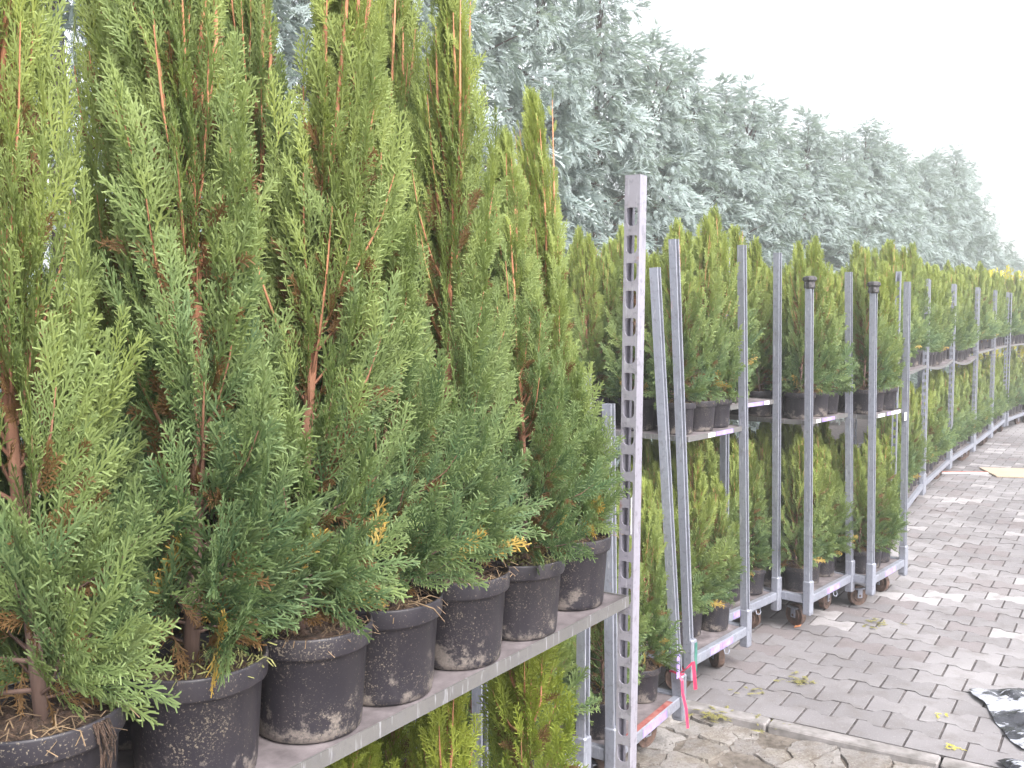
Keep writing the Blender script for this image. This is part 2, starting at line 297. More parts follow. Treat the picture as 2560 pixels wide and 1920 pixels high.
def thuja(name, seed, H, Rm, nbr, nsp, protos, sl, leafmat, wood_n=4, bare=0.02, tops=3, wood=True, tp_=1.6, inner=1):
    """columnar nursery thuja: returns (crown mesh, trunk mesh); soil level at z = 0"""
    rng = random.Random(seed); items = []; wd = MB()
    ph = rng.random() * 6; bx, by = rng.uniform(-.03, .03), rng.uniform(-.03, .03)
    def tr(h): u = h / H; return np.array([bx * u + .012 * math.sin(5 * u + ph), by * u + .012 * math.cos(4.2 * u + ph), h])
    wd.tube([tr(H * u) for u in np.linspace(-.02, .90, 12)], [0.0088 * (H / 1.0) * (1 - .80 * u) + .0008 for u in np.linspace(0, 1, 12)], 7)
    leaders = [(0.45 + .3 * rng.random(), rng.random() * 6.28, rng.uniform(.45, .9)) for _ in range(tops + 2)]
    def prof(u): return Rm * min(1.0, .62 + u * 1.9) * max(0.0, 1 - max(0, u) ** tp_) ** .88 + .008
    lob = [rng.random() * 6.28 for _ in range(4)]
    npz = len(protos)
    for i in range(nbr):
        u0 = bare + (0.88 - bare) * ((i + rng.random()) / nbr) ** 1.22; az = i * 2.39996 + rng.uniform(-.5, .5)
        h0 = u0 * H; rise = H * (0.036 + .20 * min(1, u0 * 2.4)) * rng.uniform(.7, 1.3)
        u1 = min(1.0, (h0 + rise * .8) / H); lobe = 1 + .22 * math.sin(2 * az + lob[0] + u0 * 5) + .14 * math.sin(3 * az + lob[1] - u0 * 9)
        r = prof(u1) * rng.uniform(.62, 1.12) * lobe
        p0 = tr(h0); p2 = tr(min(h0 + rise, H * 1.0)) + np.array([math.cos(az) * r, math.sin(az) * r, 0]); p1 = p0 * .45 + p2 * .55 + np.array([math.cos(az) * r * .2, math.sin(az) * r * .2, -rise * .28])
        bz = lambda s: (1 - s) ** 2 * p0 + 2 * s * (1 - s) * p1 + s * s * p2
        bt = lambda s: 2 * (1 - s) * (p1 - p0) + 2 * s * (p2 - p1)
        if wood and i % 2 == 0: wd.tube([bz(s) for s in (0, .35, .7, .95)], [.0028, .0022, .0016, .0008], 3, False)
        tang = np.array([-math.sin(az), math.cos(az), 0.0]); rot = rng.uniform(-1.0, 1.0)
        for k in range(inner if u0 < .6 else 0):
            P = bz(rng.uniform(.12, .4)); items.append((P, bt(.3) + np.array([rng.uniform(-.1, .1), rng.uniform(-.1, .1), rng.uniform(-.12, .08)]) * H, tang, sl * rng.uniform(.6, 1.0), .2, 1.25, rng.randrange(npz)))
        for k in range(nsp):
            s = .22 + .78 * (k + .5 + rng.uniform(-.3, .3)) / nsp; P = bz(min(s, 1.0)); T = bt(min(s, 1.0)); T = T / (np.linalg.norm(T) + 1e-9)
            nrm = tang * math.cos(rot) + np.cross(T, tang) * math.sin(rot) + np.array([rng.uniform(-.35, .35) for _ in range(3)])
            sd = np.cross(nrm, T); sd /= np.linalg.norm(sd) + 1e-9; sg = 1 if k % 2 else -1
            an = math.radians(rng.uniform(14, 40 - 12 * min(1, u0 * 2))) * (0 if k == nsp - 1 else 1)
            D = T * math.cos(an) + sd * sg * math.sin(an) + np.array([0, 0, .62 * min(1, u0 * 2.2) - .24 * (u0 < .06)])
            sc = sl * rng.uniform(.75, 1.25) * (1.22 - .60 * u0)
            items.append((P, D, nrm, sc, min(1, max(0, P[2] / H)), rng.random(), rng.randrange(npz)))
    for (ul, az, ext) in leaders:
        base = tr(ul * H); top = tr(H * (ul + (1.06 - ul) * ext + .02)) + np.array([math.cos(az), math.sin(az), 0]) * rng.uniform(.01, .05) * (1 - ul) * 2
        wd.tube([base, base * .5 + top * .5 + np.array([math.cos(az), math.sin(az), 0]) * .014, top], [.0044 * H, .0028 * H, .0006], 5)
        for k in range(11):
            s = .30 + .70 * k / 10.; P = (base + (top - base) * s) if s < .3 else ((1 - s) ** 2 * base + 2 * s * (1 - s) * (base * .5 + top * .5 + np.array([math.cos(az), math.sin(az), 0]) * .014) + s * s * top); a2 = k * 2.4 + az; D = np.array([math.cos(a2) * .45, math.sin(a2) * .45, 1.0])
            items.append((P, D, np.array([-math.sin(a2), math.cos(a2), .1]), sl * (.95 - .55 * s), s * .2 + .8, rng.random(), rng.randrange(npz)))
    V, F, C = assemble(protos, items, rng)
    return mesh_np(name + '_crown', V, F, leafmat, C), wd.mesh(name + '_trunk', 'bark', True)

R0 = random.Random(5)
SP_HI = [spray(R0, 13, 4.2, 4, 2, 0.0255, .15, side_ang=32, sidelen=.36) for _ in range(5)]
SP_MD = [spray(R0, 9, 2.4, 2, 1, 0.048, .12, fill=1.3, side_ang=34) for _ in range(4)]
SP_LO = [spray(R0, 7, 1.0, 1, 1, 0.085, .1, fill=1.4) for _ in range(3)]
SP_HG = [spray(R0, 10, .9, 2, 1, 0.050, .55, side_ang=38, sidelen=.42, fill=1.3) for _ in range(5)]

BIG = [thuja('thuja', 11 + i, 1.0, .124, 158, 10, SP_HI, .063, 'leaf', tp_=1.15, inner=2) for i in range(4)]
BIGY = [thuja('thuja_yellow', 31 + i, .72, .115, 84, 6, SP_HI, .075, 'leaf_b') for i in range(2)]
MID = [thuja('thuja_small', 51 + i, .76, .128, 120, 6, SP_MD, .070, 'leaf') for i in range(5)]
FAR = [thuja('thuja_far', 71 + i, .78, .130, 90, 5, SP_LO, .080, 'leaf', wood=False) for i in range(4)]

# pots ------------------------------------------------------------
def pot_mesh(seed, n=40, full=True):
    rng = random.Random(seed); mb = MB(); h = .142
    prof = [(.0, .004), (.058, .004), (.066, .0), (.070, .003), (.0715, .012), (.0785, .112), (.0795, .113), (.0845, .1145), (.0855, .117), (.0865, .139), (.0858, h), (.0838, h), (.0825, .138), (.0785, .112), (.0765, .10)]
    mb.lathe(prof, n, 0.008, rng)
    return mb.mesh('pot', 'pot', True)
def notch_blocks(): pass
def soil_mesh(seed, n=26, rings=7):
    rng = random.Random(seed); V = [(0, 0, .128)]; F = []
    for i in range(1, rings + 1):
        r = .0795 * i / rings
        for k in range(n):
            a = 2 * math.pi * k / n; V.append((r * math.cos(a), r * math.sin(a), .128 - .006 * (i / rings) ** 3 + rng.uniform(-.0035, .004) + .010 * math.exp(-((i / rings) / .4) ** 2)))
    for k in range(n): F.append((0, 1 + k, 1 + (k + 1) % n))
    for i in range(rings - 1):
        for k in range(n): j = (k + 1) % n; b = 1 + i * n; F.append((b + k, b + n + k, b + n + j, b + j))
    return mesh_np('soil', V, F, 'soil')
def litter_mesh(seed, count, mat, rmax=.084, z=.130, wd=.0011, ln=.028, spill=False):
    rng = random.Random(seed); V = []; F = []
    for i in range(count):
        a = rng.random() * 6.28; r = rmax * math.sqrt(rng.random()); p = np.array([r * math.cos(a), r * math.sin(a), z + rng.uniform(-.004, .012)])
        b = rng.random() * 6.28; L = ln * rng.uniform(.4, 1.5); d = np.array([math.cos(b), math.sin(b), rng.uniform(-.15, .35)]); s = np.array([-math.sin(b), math.cos(b), .4]) * wd * rng.uniform(.7, 1.6)
        c = len(V); m = p + d * L * .5 + np.array([0, 0, .004]) + s * rng.uniform(-3, 3); e = p + d * L - np.array([0, 0, .004])
        for q in (p, m, e): V += [q - s, q + s]
        F += [(c, c + 1, c + 3, c + 2), (c + 2, c + 3, c + 5, c + 4)]
    return mesh_np('litter', np.array(V), F, mat)
POTS = [pot_mesh(i) for i in range(3)]; SOILS = [soil_mesh(i) for i in range(4)]
LIT = [litter_mesh(i, 150, 'straw', wd=.0005) for i in range(3)]; MOSS = [litter_mesh(20 + i, 260, 'moss', wd=.0007, ln=.016) for i in range(2)]

def plant(x, y, z, kind, idx, rz, sc=1.0, label='', group='', tilt=(0, 0), litter=None, psc=1.0, big=False, name='potted_thuja'):
    t = bpy.data.objects.new(name, None); COL.objects.link(t); t.location = (x, y, z); t.rotation_euler = (0, 0, rz); t.empty_display_size = .05
    tag(t, label, 'potted plant', group)
    obj('pot', POTS[idx % 3], t).scale = (psc, psc, psc)
    if kind != 'far' or True:
        s_ = obj('soil', SOILS[idx % 4], t, rot=(0, 0, idx)); s_.scale = (psc, psc, psc)
    cm, tm = (lambda L_: L_[idx % len(L_)])({'big': BIG, 'yellow': BIGY, 'mid': MID, 'far': FAR}[kind])
    sx = sc if not isinstance(sc, tuple) else sc[0]; sz = sc if not isinstance(sc, tuple) else sc[1]
    lx, ly = tilt[0] * math.cos(rz) + tilt[1] * math.sin(rz), -tilt[0] * math.sin(rz) + tilt[1] * math.cos(rz)   # lean in world x, y per metre
    for nm, me in (('trunk', tm), ('crown', cm)):
        o = obj(nm, me, t, loc=(0, 0, .13 * psc), rot=(-ly, lx, 0)); o.scale = (sx, sx, sz)
    if litter:
        l1 = obj('litter', litter, t); l1.scale = (psc, psc, psc); l1['kind'] = 'stuff'
    return t

# ------------------------------------------------------------------ trolleys
def post_mesh(L, slots=True, name='post'):
    """C-section upright. local +x = slotted web, open side -x. section .030 (x) by .033 (y)"""
    hx, hy, tk = .015, .0165, .0018; mb = MB()
    nc = int(L / .0535); z0 = (L - nc * .05) * .0 
    # web with slots at x=+hx
    sw, sh = .0122, .0178
    inner = []
    for (cx, cy, a0, q) in ((sw - .004, sh - .004, 0, .004), (-sw + .004, sh - .004, 90, .004), (-sw + .0105, -sh + .0105, 180, .0105), (sw - .0105, -sh + .0105, 270, .0105)):
        for k in range(4): a = math.radians(a0 + k * 30); inner.append((cx + q * math.cos(a), cy + q * math.sin(a)))
    nI = len(inner)
    def outer(p):
        x, y = p; ax, ay = hy / max(abs(x), 1e-6), .02675 / max(abs(y), 1e-6); s = min(ax, ay); return (x * s, y * s)
    out = [outer(p) for p in inner]
    for c, q in ((hy, .02675), (-hy, .02675), (-hy, -.02675), (hy, -.02675)):
        k = min(range(nI), key=lambda i: (out[i][0] - c) ** 2 + (out[i][1] - q) ** 2); out[k] = (c, q)
    for i in range(nc):
        zc = z0 + i * .0535 + .02675
        V = []
        for x in (hx, hx - tk):
            V += [(x, p[0], zc + p[1]) for p in inner] + [(x, p[0], zc + p[1]) for p in out]
        F = []
        top = i >= nc - 1
        if top:
            F = [tuple(nI + k for k in range(nI)), tuple(3 * nI + nI - 1 - k for k in range(nI))]
        else:
            for k in range(nI):
                j = (k + 1) % nI
                F.append((k, j, nI + j, nI + k)); F.append((2 * nI + j, 2 * nI + k, 3 * nI + k, 3 * nI + j)); F.append((j, k, 2 * nI + k, 2 * nI + j))
        mb.add(V, F)
    Lz = nc * .0535
    for sg in (1, -1):
        y0, y1 = sorted((sg * hy, sg * (hy + .0001))); 
        # flange as thin box just outside the web edge
        ya, yb = (hy - tk, hy) if sg > 0 else (-hy, -hy + tk)
        mb.box(-hx, hx - tk - .0002, ya, yb, 0, Lz)
        mb.box(hx - tk - .0002, hx, *( (hy, hy + .0004) if sg > 0 else (-hy - .0004, -hy)), 0, Lz)
        # lip on the open side, folded in
        la, lb = (.0088, hy - tk - .0002) if sg > 0 else (-hy + tk + .0002, -.0088)
        mb.box(-hx, -hx + tk, la, lb, 0, Lz)
        ia, ib = (.0088, .0088 + tk) if sg > 0 else (-.0088 - tk, -.0088)
        mb.box(-hx + tk + .0002, -hx + .009, ia, ib, 0, Lz)
    return mb.mesh(name, 'galv')
POST = {h: post_mesh(h) for h in (1.60, 1.75)}
PW = post_mesh(1.75); PW.materials[0] = M['galv2']
def socket_mesh():
    mb = MB(); mb.box(-.021, .021, -.021, .021, .095, .265, .005); mb.box(-.021, .021, -.021, .021, .0945, .12, .012); return mb.mesh('post_socket', 'galv')
SOCK = socket_mesh()
def castor_meshes():
    mb = MB(); n = 22
    prof = [(.012, -.017), (.030, -.017), (.034, -.012), (.048, -.012), (.054, -.015), (.056, -.010), (.056, .010), (.054, .015), (.048, .012), (.034, .012), (.030, .017), (.012, .017)]
    V = []; F = []
    for (r, y) in prof:
        for k in range(n): a = 2 * math.pi * k / n; V.append((r * math.cos(a), y, r * math.sin(a)))
    for i in range(len(prof) - 1):
        for k in range(n): j = (k + 1) % n; F.append((i * n + k, (i + 1) * n + k, (i + 1) * n + j, i * n + j))
    mb.add(V, F); mb.tube([(0, -.024, 0), (0, .024, 0)], .007, 8); wh = mb.mesh('wheel', 'wheel')
    f = MB(); f.box(-.03, .03, -.03, .03, .092, .098, .001)
    for s in (1, -1): f.box(-.014, .016, s * .0215 - .0015, s * .0215 + .0015, -.012 + .056, .0919, .001)
    return wh, f.mesh('castor_fork', 'galv')
WHEEL, FORK = castor_meshes()
def shelf_meshes(Lx, Ly, sag=0.0, nm='shelf'):
    """board with a folded steel edge; local origin = front-left corner, top at z=0"""
    n = 14 if sag else 1; V = []; F = []
    def zz(u): return -sag * math.sin(math.pi * u)
    for i in range(n + 1):
        x = Lx * i / n; z = zz(i / n); V += [(x, .0035, z), (x, Ly - .0035, z), (x, Ly - .0035, z - .010), (x, .0035, z - .010)]
    for i in range(n):
        b = i * 4; F += [(b, b + 4, b + 5, b + 1), (b + 1, b + 5, b + 6, b + 2), (b + 2, b + 6, b + 7, b + 3), (b + 3, b + 7, b + 4, b)]
    F += [(0, 1, 2, 3), (n * 4 + 3, n * 4 + 2, n * 4 + 1, n * 4)]
    bd = mesh_np('board', V, F, 'shelf')
    e = []
    for y0, y1 in ((0.0, .003), (Ly - .003, Ly)):
        V = []; F = []
        for i in range(n + 1):
            x = Lx * i / n; z = zz(i / n); V += [(x, y0, z + .003), (x, y1, z + .003), (x, y1, z - .019), (x, y0, z - .019)]
        for i in range(n):
            b = i * 4; F += [(b, b + 4, b + 5, b + 1), (b + 1, b + 5, b + 6, b + 2), (b + 2, b + 6, b + 7, b + 3), (b + 3, b + 7, b + 4, b)]
        F += [(0, 1, 2, 3), (n * 4 + 3, n * 4 + 2, n * 4 + 1, n * 4)]; e.append(mesh_np('steel_edge', V, F, 'edge'))
    for x0, x1 in ((-.003, -.0002), (Lx + .0002, Lx + .003)):
        mb = MB(); mb.box(x0, x1, 0, Ly, -.019, .003); e.append(mb.mesh('steel_edge', 'edge'))
    return bd, e
class Trolley: pass
def trolley(FL, FR, depth, label, slot='depth', tops=((0, 0, 1.86),) * 4, shelf=None, sag=0.0, marks=(), post_me=None, caps=(), shelf_y0=0.012, name='plant_trolley', worn=False, group='plant trolleys'):
    FL = Vector((FL[0], FL[1], 0)); FR = Vector((FR[0], FR[1], 0)); ux = (FR - FL); Wd = ux.length; ang = math.atan2(ux.y, ux.x)
    T = Trolley(); t = bpy.data.objects.new(name, None); COL.objects.link(t); t.location = FL; t.rotation_euler = (0, 0, ang); t.empty_display_size = .1
    tag(t, label, 'plant trolley', group); T.root = t; T.W = Wd; T.D = depth; T.M = Matrix.Translation(FL) @ Matrix.Rotation(ang, 4, 'Z')
    cs = [(0, 0), (Wd, 0), (Wd, depth), (0, depth)]
    for i, (x, y) in enumerate(cs):
        lx, ly, h = tops[i]
        base = Vector((x, y, .10)); tp = Vector((x + lx, y + ly, h)); z = (tp - base).normalized()
        sx = Vector((1 if x == 0 else -1, 0, 0)) if slot == 'width' else Vector((0, 1 if y == 0 else -1, 0))
        yv = z.cross(sx).normalized(); xv = yv.cross(z)
        mt = Matrix((xv, yv, z)).transposed().to_4x4(); mt.translation = base
        me = post_me.get(i) if post_me and i in post_me else POST[1.75]
        o = obj('post', me, t, mtx=mt @ Matrix.Diagonal((1, 1, (tp - base).length / 1.712, 1)))
        if i in caps:
            cm = MB(); rg = random.Random(i)
            cm.lathe([(.0, -.045), (.022, -.045), (.026, -.038), (.024, -.012), (.033, -.002), (.031, .010), (.018, .017), (.0, .010)], 9, .16, rg)
            obj('rubber_cap', cm.mesh('rubber_cap', 'rubber'), t, loc=tuple(tp + Vector((0, 0, .012))))
        s = obj('post_socket', SOCK, t, loc=(x, y, 0))
        f = obj('castor', FORK, t, loc=(x + (.085 if x == 0 else -.085), y + (.10 if y == 0 else -.10), 0), rot=(0, 0, (i * 1.9 + FL.x * 3) % 6.28))
        obj('wheel', WHEEL, f, loc=(0, 0, .0565), rot=(0, (i * .7), 0))
    g = .0215
    for (x0, x1, y0, y1) in ((g, Wd - g, -.015, .013), (g, Wd - g, depth - .013, depth + .015), (-.015, .013, g, depth - g), (Wd - .013, Wd + .015, g, depth - g)):
        mb = MB(); mb.box(x0, x1, y0, y1, .150, .190, .003); obj('base_beam', mb.mesh('base_beam', 'galv'), t)
    mb = MB(); mb.box(.0145, Wd - .0145, .0145, depth - .0145, .170, .183); obj('deck', mb.mesh('deck', 'shelf'), t)
    if shelf is not None:
        if slot == 'width': sx0, sx1, sy0, sy1 = .019, Wd - .019, -.018, depth + .018
        else: sx0, sx1, sy0, sy1 = -.0, Wd + .0, .019, depth - .019
        bd, es = shelf_meshes(sx1 - sx0, sy1 - sy0, sag)
        b = obj('shelf', bd, t, loc=(sx0, sy0, shelf))
        for q in es: obj('steel_edge', q, b)
        T.sy0 = sy0
    for (kind, x0, x1, zz, wh) in marks:      # paint or labels on the front
        mb = MB()
        if wh == 'beam': mb.box(x0, x1, -.0162, -.0152, .156, .184)
        elif wh == 'beamtop': mb.box(x0, x1, -.012, .010, .1902, .1912)
        elif wh == 'shelf': mb.box(x0, x1, T.sy0 - .0012, T.sy0 - .0003, shelf - .017, shelf + .001)
        elif wh == 'socket': mb.box(x0, x1, -.0222, -.0212, .13, .25)
        obj({'purple': 'purple_paint_mark', 'white': 'white_sticker', 'red': 'red_paint_mark', 'green': 'green_paint_mark'}[kind], mb.mesh('mark', kind), t)
    T.shelf = shelf; T.slot = slot; return T
def on(T, x, y): p = T.M @ Vector((x, y, 0)); return p.x, p.y

# near trolley with the long side to the viewer: front edge runs from (-.526,.88) to (.236,2.01)
uf = Vector((.557, .830))
FRn = Vector((.232, 2.008)); FLn = FRn - uf * 1.335
near = trolley((FLn.x, FLn.y), (FRn.x, FRn.y), .535, 'near plant trolley whose tall slotted steel post stands alone in the middle', 'width',
               ((0, 0, 1.855), (.008, -.013, 1.855), (0, 0, 1.855), (0, 0, 1.855)), 1.007, post_me={1: PW}, marks=())
# extra details on the tall near post
def post_detail(T, i_x, z, h, mat, name, face='front'):
    mb = MB()
    if face == 'front': mb.box(T.W - .012, T.W + .006, -.0186, -.0176, z, z + h)
    else: mb.box(T.W - .0166, T.W - .0154, -.0155, .0155, z, z + h)
    return obj(name, mb.mesh(name, mat), T.root)
post_detail(near, 0, 1.135, .075, 'white', 'white_sticker')
wr = MB(); wr.tube([near.root.matrix_world.to_3x3() @ Vector((0, 0, 0)) + Vector(p) for p in ((near.W - .012, -.019, 1.565), (near.W - .004, -.024, 1.545), (near.W + .008, -.022, 1.552), (near.W + .016, -.012, 1.568))], .0016, 5)
obj('rusty_wire_hook', wr.mesh('wire', 'wheel'), near.root)

def np_(t, w): # point on the near shelf: t metres from its right end, w metres behind its front edge
    return (FRn.x - uf.x * t - .83 * w, FRn.y - uf.y * t + .557 * w)
g1 = 'tall thujas on the near trolley shelf'
front = [ # t, w, idx, rz, (sx,sz), tilt, litter, label
    (.115, .066, 0, 0.3, (.82, .86), (-.09, .02), LIT[0], 'thuja in black pot at the right end of the near shelf, beside the slotted post'),
    (.318, .052, 1, 2.1, (.88, .74), (0.0, 0.0), MOSS[0], 'second thuja from the slotted post, pot topped with mossy litter spilling over its rim'),
    (.492, .060, 2, 4.0, (.98, .99), (-.02, 0.02), LIT[1], 'tall thuja in wide black pot with sandy stain at its lower left, near shelf'),
    (.672, .064, 3, 1.0, (.98, .90), (-.03, -.02), LIT[2], 'thuja in black pot with crusty lime band round its foot, fourth along near shelf'),
    (.828, .066, 4, 5.2, (1.08, 1.04), (0.03, 0.0), LIT[0], 'thuja with thick bare lower trunk and yellowed fronds over its pot, near shelf'),
    (1.008, .080, 0, 3.4, (1.16, 1.06), (0.0, 0.0), MOSS[1], 'thuja in complete black pot at bottom left, mossy litter on its soil'),
    (1.212, .085, 1, 0.6, (.92, 1.10), (-.03, 0.0), LIT[1], 'leftmost thuja, its black pot cut off by the lower left corner')]
FP = []
for (t_, w_, ix, rz, sc, tl, lt, lb) in front:
    x, y = np_(t_, w_); FP.append(plant(x, y, 1.0082, 'big', ix, rz, sc, lb, g1, tl, lt, psc=.97 if t_ < .4 else 1.04))
def extra(root, name, mb, mat, sm=False):
    return obj(name, mb.mesh(name, mat, sm), root, mtx=Matrix.Rotation(-root.rotation_euler.z, 4, 'Z'))
re_ = random.Random(44); mb = MB()
for i in range(22):      # roots and compost hanging over the rim of the leftmost pot
    x0, y0 = .078 + re_.uniform(-.006, .006), -.030 + re_.uniform(-.012, .012); L_ = re_.uniform(.015, .085)
    mb.tube([(x0 - .012, y0 + .004, .142), (x0 + .006, y0 - .004, .146), (x0 + .012 + re_.uniform(-.003, .003), y0 - .006, .140 - L_ * .4), (x0 + .011 + re_.uniform(-.006, .006), y0 - .006 + re_.uniform(-.005, .005), .142 - L_)], re_.uniform(.0005, .0013), 4)
extra(FP[6], 'root_clump', mb, 'soil')
mb = MB()
for i in range(9):       # curled dead twig between two trees
    a = re_.uniform(-.3, .3); x0 = -.120 + re_.uniform(-.004, .004); z0 = .335 - i * .006
    mb.tube([(x0, -.06, z0 + .03), (x0 + .012 + a * .02, -.064, z0 + .012), (x0 + .018, -.066, z0 - .012), (x0 + .010 + a * .03, -.068, z0 - .034)], [.0012, .0018, .0014, .0006], 4)
extra(FP[4], 'dead_twig', mb, 'wheel')
mb = MB(); mb.tube([(.03, -.045, .148), (.055, -.062, .153), (.082, -.070, .146), (.098, -.074, .128)], [.0012, .0012, .001, .0006], 4); mb.tube([(.055, -.062, .153), (.075, -.05, .160), (.09, -.05, .155)], .0007, 4)
extra(FP[3], 'dry_stalk', mb, 'straw')
back = [(.10, .25, 3, .5, (.9, .74)), (.29, .25, 2, 2.2, (.95, .78)), (.468, .25, 0, 5.0, (1.0, 1.06)), (.747, .25, 4, 3.1, (1.0, 1.14)), (.975, .25, 1, 4.4, (1.0, 1.16)), (1.26, .26, 2, .2, (1.0, .8)),
        (.16, .44, 4, 2.5, (.95, .80)), (.36, .44, 1, .9, (.95, .80)), (.57, .45, 2, 3.9, (1.0, .86)), (.76, .44, 0, 1.9, (1.0, .70)), (1.16, .44, 3, 2.9, (1.0, .72))]
for (t_, w_, ix, rz, sc) in back:
    x, y = np_(t_, w_); row = 'middle' if w_ < .3 else 'rear'
    plant(x, y, 1.0082, 'big', ix, rz, sc, 'tall thuja standing in the %s row on the near trolley shelf, behind the front pots' % row, 'tall thujas in the %s row of the near shelf' % row)
lowers = [(.125, .17, 0, 1.0, 1.02, 'bright yellow-green thuja under the near shelf, widest one, left of the slotted post'), (.40, .20, 1, 2.2, .98, 'yellow-green thuja under the near shelf with orange stems, second from the right'),
          (.64, .18, 0, 4.1, 1.0, 'dark yellow-green thuja under the near shelf, at the bottom edge of the picture')]
for (t_, w_, ix, rz, sc, lb) in lowers:
    x, y = np_(t_, w_); plant(x, y, .184, 'yellow', ix, rz, (sc * 1.15, sc * (1.0 if t_ < .3 else .88)), lb, 'thujas on the lower deck of the near trolley')
for (t_, w_) in ((.30, .40), (.52, .40), (.75, .40)):
    x, y = np_(t_, w_); plant(x, y, .184, 'yellow', 1, t_ * 9, .95, 'yellow-green thuja in the shaded rear row under the near shelf', 'thujas in the rear row under the near shelf')

# the trolleys parked short side to the aisle ---------------------------------
def lean(FL, FR, T0, T1):
    return None
short = [ # key, FL, FR, tops(world dx,dy,h) L,R, shelf, label, marks, caps, plant ref
    ('Y', (-.085, 2.585), (.222, 3.030), (0, 1.40), (0, 1.40), None, 'steel plant trolley half hidden under the near shelf, without upper shelf', (), (), 'trolley under the near shelf'),
    ('Z', (.322, 3.100), (.614, 3.565), (-.02, 1.30), (-.105, 1.745), None, 'plant trolley with a pink ribbon tied on its leaning post and red painted beam', (('red', .10, .46, 0, 'beamtop'), ('purple', .20, .40, 0, 'beam')), (), 'trolley with pink ribbon'),
    ('A', (.724, 3.962), (1.047, 4.371), (-.085, 1.875), (-.045, 1.88), 1.085, 'plant trolley with green painted foot beside a purple marked beam', (('green', -.002, .020, 0, 'socket'), ('purple', .15, .235, 0, 'beam'), ('purple', .24, .36, 0, 'beam'), ('white', .17, .23, 0, 'shelf'), ('purple', .24, .40, 0, 'shelf')), (), 'trolley with green painted foot'),
    ('B', (.985, 4.535), (1.329, 4.920), (-.02, 1.88), (-.025, 1.88), 1.155, 'plant trolley tucked behind the green-footed one, with the highest upper shelf', (('purple', .06, .20, 0, 'beam'), ('purple', .22, .38, 0, 'shelf'), ('white', .39, .44, 0, 'shelf')), (), 'trolley with highest shelf'),
    ('C', (1.466, 4.842), (1.813, 5.257), (-.026, 1.735), (-.045, 1.80), 1.055, 'plant trolley whose left post wears a black cap and left castor shows', (('purple', .20, .36, 0, 'beam'), ('purple', .17, .33, 0, 'shelf'), ('white', .10, .15, 0, 'shelf')), (0,), 'capped trolley with visible castor'),
    ('D', (1.903, 5.195), (2.230, 5.591), (-.024, 1.72), (-.02, 1.76), 1.045, 'plant trolley with black capped post bearing a long white sticker, at the row bend', (('purple', .18, .34, 0, 'beam'), ('white', .10, .20, 0, 'shelf'), ('purple', .24, .30, 0, 'shelf'), ('white', .31, .45, 0, 'shelf')), (0,), 'trolley at the row bend')]
TR = {}
for (k, FL, FR, tl, trr, sh, lb, mk, cp, ref) in short:
    a = math.atan2(FR[1] - FL[1], FR[0] - FL[0])
    def loc(dx): return (dx * math.cos(-a), dx * math.sin(-a))
    l0 = loc(tl[0]); r0 = loc(trr[0])
    TR[k] = trolley(FL, FR, 1.30, lb, 'depth', ((l0[0], l0[1], tl[1]), (r0[0], r0[1], trr[1]), (0, 0, 1.68), (0, 0, 1.68)), sh, marks=mk, caps=cp)
# white sticker down the foot of D's left post, card under its shelf
mb = MB(); mb.box(-.0172, -.0167, -.012, .012, .28, .42); obj('white_sticker', mb.mesh('white_sticker', 'white'), TR['D'].root)
mb = MB(); mb.box(.455, .495, -.004, -.003, .985, 1.03); obj('price_card', mb.mesh('price_card', 'white'), TR['D'].root)
mb = MB(); mb.box(.478, .506, -.0185, -.0177, .27, .36); obj('purple_paint_mark', mb.mesh('purple', 'purple'), TR['Z'].root)
# loop handles under the front beams
for k in 'ABC':
    mb = MB(); mb.tube([(.27, -.018, .152), (.268, -.024, .135), (.29, -.028, .128), (.31, -.024, .136), (.312, -.018, .152)], .0025, 6); obj('handle_ring', mb.mesh('ring', 'galv'), TR[k].root)
# the single post seen through the thujas at far left
Wt = trolley((-1.32, 1.66), (-.945, 2.17), 1.30, 'plant trolley glimpsed far left behind the tall thujas', 'depth', ((0, 0, 1.86), (0, 0, 1.86), (0, 0, 1.86), (0, 0, 1.86)), None)

